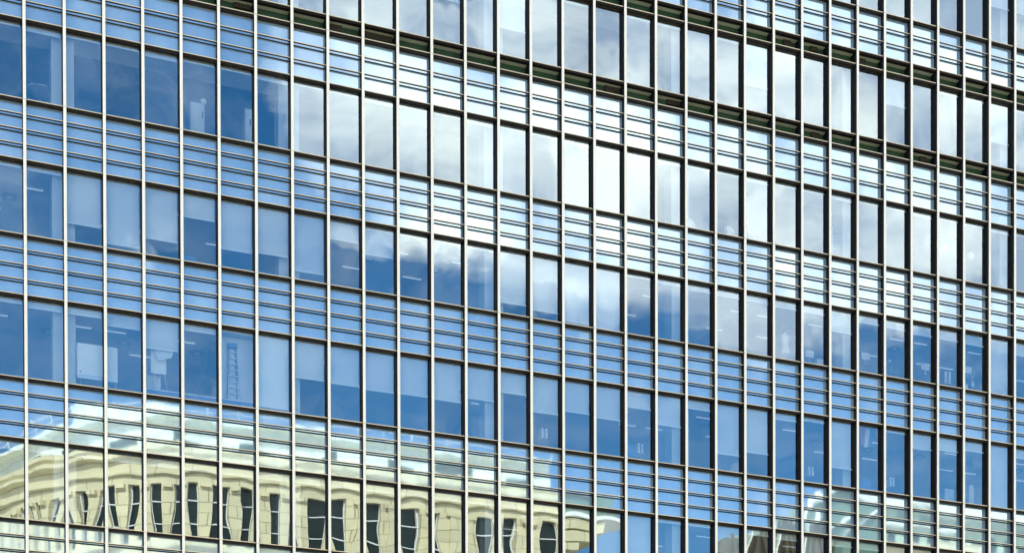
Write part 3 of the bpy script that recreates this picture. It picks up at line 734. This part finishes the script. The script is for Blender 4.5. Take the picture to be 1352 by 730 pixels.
mk(MB().box(x-.2, x+.1, .4, .6, z-.22, z+.14), 'box', 'paper', t); mk(MB().box(x+.1005, x+.16, .4, .6, z-.22, z+.13), 'side', 'yellow', t)
x, z = at(1175, 478, .6); t = empty('desk_lamp', (x, .6, z-.4), 'desk lamp with a small white hood on a bent stem', 'lamp')
mk(MB().lathe(x-.02, .6, [(.09, z), (.07, z+.06), (.03, z+.08)], 14), 'hood', 'paper', t); mk(MB().tube((x-.02, .6, z+.081), (x+.09, .6, z-.05), .012).tube((x+.09, .6, z-.05), (x+.06, .6, z-.4), .012), 'stem', 'steel', t); mk(MB().lathe(x+.06, .6, [(.1, z-.42), (.09, z-.4)], 14), 'base', 'dark', t)
for k, (px, lb) in enumerate(((1249, 'small white frame standing upright, left one of a pair'), (1254, 'small white frame standing upright, right one of a pair'))):
    x, z = at(px, 494, .6); tag(MB().box(x-.055, x+.055, .6, .63, z-.35, z+.10).box(x-.04, x+.04, .596, .5995, z-.07, z+.07, 1).build('picture_frame', [MAT['white'], MAT['paper']]), lb, 'picture frame')
x, z = at(1284, 507, .5); t = empty('vase_with_twigs', (x, .5, z-.1), 'white vase with bare twigs on the sill at the right', 'vase')
mk(MB().lathe(x, .5, [(.05, z-.15), (.08, z-.05), (.07, z+.05), (.045, z+.10)], 16), 'vase', 'paper', t)
tw = MB()
for k in range(5): tw.tube((x, .5, z+.05), (x+(k-2)*.06, .5+.03*(k % 2), z+.42+.06*(k % 3)), .006, 5)
mk(tw, 'twigs', 'steel', t)
x, z = at(1275, 510, .5); tag(MB().box(x-.08, x+.08, .45, .6, z-.12, z+.06).box(x-.085, x+.085, .445, .605, z+.0605, z+.08, 1).build('small_carton', [MAT['paper'], MAT['white']]), 'small white carton at the left of the vase with twigs', 'carton')
# blue office chairs
def swivel(px, py, Y, label):
    x, z = at(px, py, Y); zf = z-.95
    t = empty('office_chair', (x, Y, zf), label, 'office chair', 'blue office chairs')
    bk = MB().grid(lambda u, v: (x-.22+.44*u, Y+.04*math.cos(math.pi*(u-.5)), z-.42+.5*v-.05*(2*u-1)**2), 8, 6).grid(lambda u, v: (x+.22-.44*u, Y+.05+.04*math.cos(math.pi*(u-.5)), z-.42+.5*v-.05*(2*u-1)**2), 8, 6)
    mk(bk, 'backrest', 'bluechair', t); mk(MB().box(x-.23, x+.23, Y-.45, Y-.02, zf+.44, zf+.51), 'seat', 'bluechair', t); mk(MB().tube((x, Y-.2, zf+.1), (x, Y-.2, zf+.439), .03), 'post', 'dark', t)
    st = MB()
    for k in range(5): st.tube((x, Y-.2, zf+.09), (x+.3*math.cos(k*1.257), Y-.2+.3*math.sin(k*1.257), zf+.04), .022, 6)
    mk(st, 'star_base', 'dark', t)
for (px, py, lb) in ((111, 319, 'blue office chair beside the white column on the left'), (250, 340, 'blue office chair under the short blind in the third row'), (352, 360, 'blue office chair half hidden left of the wide white column'), (724, 420, 'blue office chair under a long blind near the middle'), (830, 588, 'blue office chair beside white binders in the second row'), (1143, 633, 'blue office chair below the hanging tricolour flag')):
    swivel(px, py, .8, lb)
# white binders standing on sills
for (px, py, lb) in ((719, 570, 'pair of white binders standing behind a middle window of the second row'), (846, 590, 'pair of white binders to the right of a blue office chair'), (1071, 620, 'pair of white binders two windows left of the hanging flag'), (1178, 634, 'pair of white binders one window right of the hanging flag')):
    x, z = at(px, py, .5); t = empty('binders', (x, .5, z-.2), lb, 'binders')
    for dx in (-.07, .07): mk(MB().box(x+dx-.035, x+dx+.035, .5, .75, z-.2, z+.12).box(x+dx-.02, x+dx+.02, .496, .4995, z-.02, z+.06, 1), 'binder', ['paper', 'steel'], t)
# hanging flag
Y = .45; xa, zt = at(1137, 559, Y); xb, _ = at(1156, 559, Y); _, zb = at(1140, 586, Y); w = xb-xa
t = empty('hanging_flag', (xa, Y, zb), 'faded red white and blue cloth flag hanging inside the window', 'flag')
fg = MB()
for k, mi in enumerate((0, 1, 2)):
    fg.grid(lambda u, v, k=k: (xa+w*(k+u)/3*(1-.25*(1-v)), Y+.03*math.sin(7*(k+u)+2*v), zb+(zt-zb)*v-.10*math.sin((k+u)*1.05)*(1-v)), 6, 8, mi)
mk(fg, 'cloth', ['red', 'paper', 'blueprint'], t); mk(MB().tube((xa-.05, Y, zt+.01), (xb+.05, Y, zt+.01), .012), 'rod', 'steel', t)
x, zt = at(1283, 640, .8); _, zb = at(1283, 665, .8)
t = empty('notice_panel', (x, .8, zb), 'upright narrow white panel in the second row, right of the dark cupboard', 'panel')
mk(MB().box(x-.11, x+.11, .8, .83, zb-.1, zt), 'panel', 'paper', t); mk(MB().box(x-.2, x+.2, .7, .93, zb-.14, zb-.1005), 'foot', 'steel', t)
x, zt = at(1253, 645, .9); _, zb = at(1253, 660, .9)
t = empty('cupboard', (x, .9, zb-.5), 'low grey cupboard behind the second row, left of the narrow white panel', 'cupboard')
mk(MB().box(x-.2, x+.22, .9, 1.3, zb-.5, zt), 'body', 'steel', t); mk(MB().box(x-.18, x, .88, .8995, zb-.4, zt-.04), 'door', 'column', t); mk(MB().box(x+.02, x+.2, .88, .8995, zb-.4, zt-.04), 'door', 'column', t)
